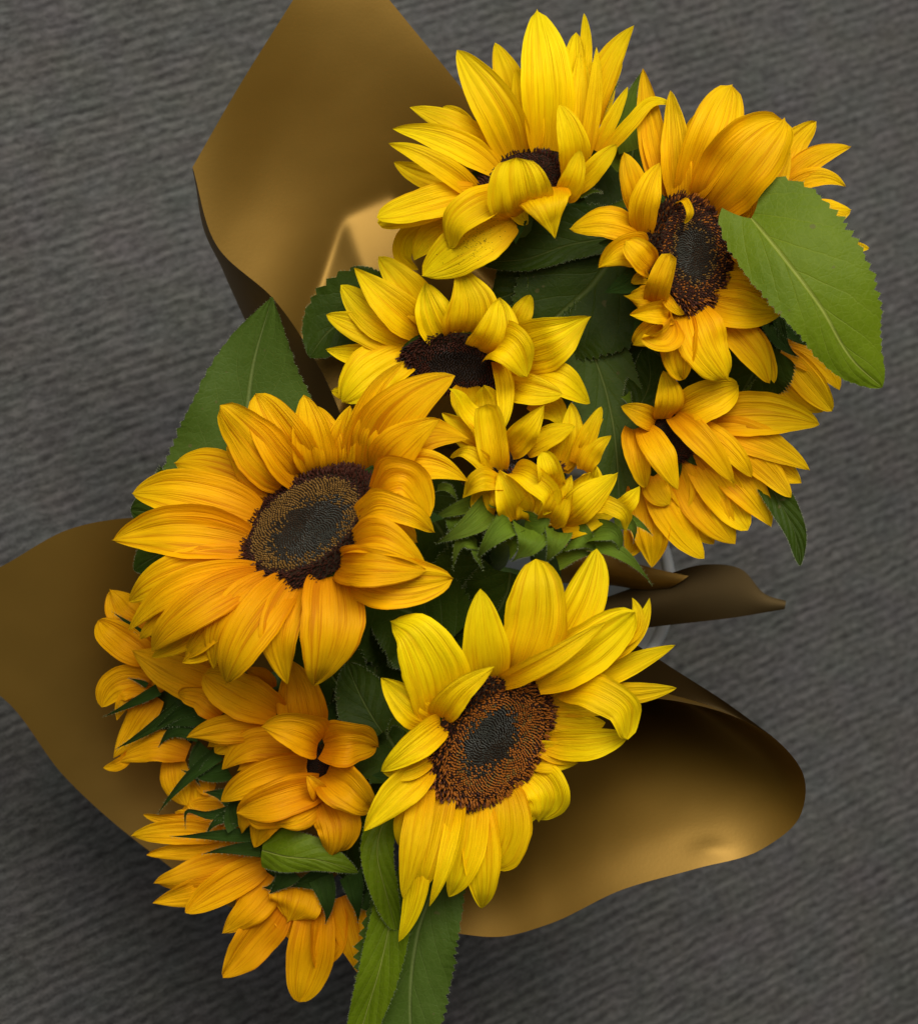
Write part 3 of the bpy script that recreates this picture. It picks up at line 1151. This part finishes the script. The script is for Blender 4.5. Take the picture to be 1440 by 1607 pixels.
# ---- middle head, dark centre
flower('sunflower with a wide near-black centre beside the cupped pale yellow bloom', 'lemon', (460, 380), 2.571, -70,
       (665, 490, 92, 4, 0, -2, -48, 40), """
560 310 10 440 160 35 344 58 35 135
520 345 0 390 245 42 250 108 40 145
475 375 -5 340 305 20 194 175 10 150
460 425 -15 290 355 10 130 290 10 122
350 440 -25 230 450 -20 132 432 -20 82
455 435 -15 315 520 20 198 645 0 190 k=.5
300 620 -40 220 612 -40 153 600 -40 66
640 400 20 570 290 60 535 172 55 160
680 378 20 722 250 82 662 107 75 215
755 440 20 830 340 100 832 218 100 185
810 445 30 890 435 120 953 548 90 165 k=.5
935 425 -5 1045 395 60 1172 312 40 215
905 340 -20 922 285 -10 956 215 -10 82
955 540 -10 1080 560 45 1192 650 10 135
890 575 0 985 600 60 1082 615 60 122
835 480 30 855 600 65 842 760 80 70
980 660 -10 1060 690 0 1085 750 0 110
560 560 -30 500 620 -10 420 680 10 120
700 590 -20 700 660 0 690 740 10 120
""", """
960 320 -60 960 190 -40 930 92 -30 62
""", leaves=[
    ([(630, 540, -130), (560, 495, -120), (515, 520, -125), (485, 560, -135)], 150, 'dark', dict(p1=.4, teeth=16)),
    ([(620, 520, -125), (580, 450, -125), (550, 420, -130)], 80, 'dark', {}),
], scheme='dark', nfl=1300, seed=12, dome=5, auto_sepals=0)

# ---- small cupped head facing up the picture
flower('cupped pale yellow sunflower showing its row of curled green bracts', 'lemon', (460, 380), 2.571, -20,
       (920, 905, 62, 4, 0, -2, 24, 60), """
810 955 20 800 800 60 780 662 60 118 k=.22
780 840 0 690 660 20 628 590 30 112
785 720 -20 780 640 -12 770 578 -10 115
745 800 0 670 740 12 603 690 10 72
790 880 -5 710 800 0 640 790 0 110
800 965 25 762 885 62 700 848 60 638 872 35 72
860 1000 45 765 955 75 687 1030 45 92
810 1095 25 765 1040 30 742 980 30 112
860 835 10 935 765 50 1012 658 60 115
940 840 0 1025 790 20 1137 742 30 90
1095 910 -10 1122 770 10 1120 648 10 100
1090 930 -20 1080 840 -18 1055 740 -15 125
1160 890 10 1188 780 22 1243 663 20 72
1200 925 20 1208 850 32 1278 785 30 82
1180 860 10 1200 780 20 1249 712 15 42
870 930 45 955 955 92 1030 1015 92 1015 1106 62 95 k=.5
905 1145 40 880 1030 62 830 922 65 145
935 1145 40 950 1080 52 962 990 60 95
1035 1010 45 1035 920 92 1005 842 92 98 k=.4
1040 1165 40 1078 1040 82 1122 940 90 105
1105 1080 30 1150 980 62 1198 928 70 105
1100 1165 40 1190 1030 92 1306 935 92 130
1100 1185 40 1180 1115 45 1292 1100 35 115
1190 1105 50 1262 1058 82 1325 1090 82 1343 1168 52 72
1340 1115 30 1350 1050 42 1393 988 30 72
980 1160 40 1010 1080 40 1030 1000 40 110
750 860 -10 740 760 0 735 690 0 100
1180 1000 10 1210 960 20 1220 900 25 90
870 1090 40 840 1020 45 800 960 40 110
""", """
790 1075 30 710 1145 55 570 1216 30 108
885 1125 40 830 1165 65 735 1290 30 105
750 1235 20 690 1205 45 645 1330 20 75
760 1230 20 740 1240 40 770 1330 20 55
1070 1165 45 1060 1210 65 1015 1300 40 95
1195 1180 40 1285 1170 60 1318 1285 30 88
575 1000 0 630 998 20 668 1065 10 45
745 1050 10 640 1085 20 535 1125 0 62
1160 1200 20 1300 1245 45 1450 1390 10 75
1290 1140 20 1360 1140 40 1372 1215 20 60
1330 1110 10 1400 1140 30 1450 1185 20 40
960 1150 40 960 1200 60 880 1290 40 150 
1120 1180 30 1160 1190 50 1230 1250 30 130
660 1100 -10 640 1150 10 650 1190 0 70
860 1230 20 900 1200 40 990 1180 30 100
1060 1280 20 1120 1260 30 1220 1260 20 80
820 1080 30 840 1100 40 860 1060 30 90
930 1120 30 1000 1130 45 1030 1060 40 110
""", leaves=[
    ([(905, 505, -110), (940, 580, -108), (960, 655, -104), (968, 720, -104), (972, 800, -110)], 108, 'dull', dict(p1=.35, p2=.4, basew=.25, tooth=.04)),
    ([(760, 880, -120), (720, 930, -150), (690, 980, -200)], 120, 'dark', {}),
    ([(800, 900, -100), (780, 960, -140), (700, 1000, -200)], 130, 'dark', {}),
], scheme='dark', nfl=500, seed=15, dome=4, auto_sepals=0, wild=2.0, drop=14)

# ---- right lower head
flower('sunflower with long petals all swept to one side, hanging over the vase rim', 'gold', (660, 560), 2.182, -80,
       (850, 275, 34, 28, 0, -26, 30, 10), """
825 205 30 850 120 68 830 48 70 95
800 220 20 750 195 50 684 168 40 75
870 190 10 975 150 50 1098 95 30 130
1010 205 -10 1180 195 12 1364 232 0 138
1030 240 -5 1185 300 10 1331 388 0 105
1050 260 -5 1180 380 2 1261 478 -10 95
1180 340 -20 1240 390 -20 1300 432 -20 92
872 190 22 965 290 52 1074 436 20 92
940 220 10 1042 300 32 1136 414 10 72
1000 350 -20 1120 450 -20 1192 577 -40 122
940 340 -15 1030 460 -18 1117 592 -40 132
905 350 -10 965 480 -20 1076 640 -50 155
885 430 -20 930 540 -30 1000 637 -60 115
755 240 30 822 330 62 876 450 40 98
715 240 20 738 340 40 770 452 20 84
780 420 -20 870 560 -20 966 686 -50 115
740 450 -30 785 580 -28 790 717 -60 135
780 420 0 810 460 0 852 505 -10 85
720 540 -40 740 600 -40 700 690 -60 90
860 380 -15 890 430 -15 900 520 -30 110
""", """
700 130 10 715 155 20 720 180 20 30
1050 180 -40 1110 120 -30 1150 68 -30 22
""", leaves=[
    ([(1195, 745, -110), (1225, 790, -100), (1247, 835, -95), (1255, 888, -95)], 44, 'dark', dict(p1=.35, p2=.7, fold=.2, tooth=.04)),
    ([(1090, 640, -190), (1150, 600, -180), (1200, 590, -180)], 90, 'dark', {}),
    ([(1030, 650, -130), (1010, 600, -140), (985, 570, -150)], 80, 'dark', {}),
], scheme='dark', nfl=600, seed=18, dome=4)

# ---- lower left head, turned sideways
flower('deep orange sunflower turned sideways with a few black florets showing', 'deep', (130, 900), 2.273, -100,
       (795, 690, 22, 34, -6, 30, -20, -10), """
790 530 0 770 420 20 740 318 0 165
850 600 40 750 555 90 632 545 80 145
860 605 30 955 600 62 1057 620 20 150
870 715 20 945 775 62 1040 855 20 152
870 810 10 912 910 32 870 1022 -10 152
845 840 20 760 875 42 685 895 20 92
850 770 12 700 800 42 543 855 10 130
800 695 5 645 725 22 493 815 -10 122
745 610 -5 600 615 12 508 695 -20 115
725 600 -10 580 565 0 440 622 -10 95
655 525 0 500 555 22 378 582 0 112
685 475 20 560 430 42 448 365 20 150 k=.45
460 485 10 400 440 15 333 430 0 95
470 385 -10 330 350 2 185 275 -10 165
705 860 0 640 900 2 615 975 -20 95
645 850 -5 580 865 0 570 925 -20 75
850 795 25 832 765 42 800 722 40 62
660 380 -10 620 355 0 585 345 -5 60
760 820 10 650 860 20 560 840 0 110
700 640 -15 640 660 -10 560 700 -20 120
620 580 -15 540 600 -10 470 640 -20 80
""", """
560 900 -30 540 840 -30 560 780 -30 80
900 560 -30 890 480 -40 930 440 -50 60
""", leaves=[
    ([(600, 1150, -110), (560, 1080, -120), (545, 1040, -140)], 90, 'dark', {}),
], scheme='dark', nfl=500, seed=21, dome=4, sepmat=M_SEPAL_D, auto_sepals=0, drop=22, wild=1.4)

# ---- left head facing away
flower('small deep orange sunflower facing away towards the flat brown-gold sheet', 'deep', (130, 900), 2.273, -190,
       (330, 520, 20, 45, 0, 30, -14, 30), """
235 190 10 150 135 10 98 58 0 120
235 300 20 130 235 32 54 168 20 115
225 265 12 150 205 15 85 178 10 92
235 395 20 135 390 28 62 480 20 112
245 440 22 165 445 30 125 522 20 62
265 440 15 180 550 20 112 655 10 95
165 640 18 130 680 22 74 692 20 42
375 640 25 270 615 35 115 678 20 105
330 650 5 330 730 8 372 825 0 95
470 770 0 430 745 0 415 700 0 62
300 380 0 230 370 0 150 330 0 100
420 700 0 400 780 0 420 860 -5 90
240 500 5 200 470 5 140 430 0 80
""", """
270 415 40 180 462 45 72 512 35 36
345 480 45 230 560 48 112 630 38 46
485 640 40 370 735 45 266 860 30 46
205 210 30 150 168 30 103 136 30 20
430 480 40 340 515 50 250 560 45 95
420 560 40 330 560 42 270 620 40 75
440 620 30 400 690 40 420 760 30 60
230 400 35 200 385 35 162 374 35 18
520 700 25 440 720 35 350 700 30 60
""", facing=-1, seed=24, sepmat=M_SEPAL_D, auto_sepals=0, drop=20, wild=1.8)

# ---- bottom left head facing away
flower('drooping deep orange sunflower seen from behind, its petals hanging over the carpet', 'deep', (130, 900), 2.273, -190,
       (670, 990, 40, -25, 0, 25, 35, 25), """
510 870 0 360 882 2 217 860 0 62
490 930 5 330 920 8 169 938 0 84
570 960 0 380 985 2 227 1004 0 72
625 1000 10 430 1075 15 249 1106 0 130
570 1050 0 400 1135 2 254 1172 -10 112
645 1040 20 520 1105 25 369 1207 10 112
690 1090 25 600 1200 30 498 1283 10 112
710 1180 10 610 1310 10 503 1432 -10 135
645 1080 5 592 1180 5 560 1260 0 95
770 1100 22 760 1170 30 728 1247 20 185
835 1170 5 815 1350 10 768 1537 -20 155
885 1180 0 872 1290 5 838 1425 -10 125
930 1150 5 972 1290 8 987 1427 -10 135
530 840 0 430 828 0 358 840 -5 64
560 900 -5 440 880 -5 330 850 -8 80
600 970 -5 500 1030 -5 400 1060 -10 110
700 1150 0 740 1230 0 760 1320 -5 110
540 880 -5 430 930 -5 320 960 -8 80
""", """
565 840 50 450 862 55 370 850 45 365 915 40 42
565 870 50 490 878 55 438 942 45 42
605 930 50 470 935 55 308 938 42 46
635 985 50 530 985 52 426 1002 42 46
745 1060 45 700 1110 45 663 1146 40 72
850 1085 45 872 1160 45 864 1252 35 78
955 1080 45 972 1150 45 981 1247 35 68
1010 1140 35 1035 1190 35 1052 1225 30 90
720 1070 30 690 1110 40 640 1120 30 50
880 1080 35 800 1100 40 740 1120 30 80
560 820 40 520 800 45 430 780 35 70
980 1060 30 1000 1110 30 1020 1160 20 90
""", leaves=[
    ([(412, 1335, -120), (450, 1345, -95), (500, 1350, -90), (562, 1370, -100)], 78, 'bright', dict(p1=.18, p2=.75, basew=.2, wl=1.25, wr=.7, tooth=.04, cup=-.1)),
], facing=-1, seed=27, sepmat=M_SEPAL_D, auto_sepals=0, drop=15, wild=1.4)

# ---- head behind the heart-shaped leaf
flower('sunflower facing away, mostly hidden behind the heart-shaped leaf', 'gold', (880, 80), 2.571, -130,
       (880, 900, 30, -20, 0, 15, 50, 20), """
855 540 0 940 380 10 1023 288 0 115
880 560 5 1020 430 15 1169 386 5 92
900 570 10 1050 505 20 1149 545 5 75
880 560 0 890 480 0 905 400 -5 70
1100 780 0 1180 790 0 1246 795 -5 45
900 1090 0 980 1110 5 1065 1195 -5 92
890 1190 5 1012 1230 10 1121 1367 -5 122
890 1210 10 985 1320 12 1091 1452 -5 112
850 1270 0 945 1380 2 1075 1450 -10 105
960 640 0 1080 650 0 1170 640 -5 110
980 900 0 1080 950 0 1180 960 -5 110
""", """
900 1090 40 990 1080 45 1040 1060 40 50
880 1060 40 960 1160 45 1040 1195 35 70
850 1080 40 910 1200 45 960 1235 35 80
800 1070 30 840 1140 40 860 1240 30 90
780 1130 20 820 1180 30 830 1230 20 70
""", facing=-1, seed=30, sepmat=M_SEPAL_D, auto_sepals=6)

print('rim height', RIM_H, 'vase centre', VC, 'objects', len(bpy.data.objects))
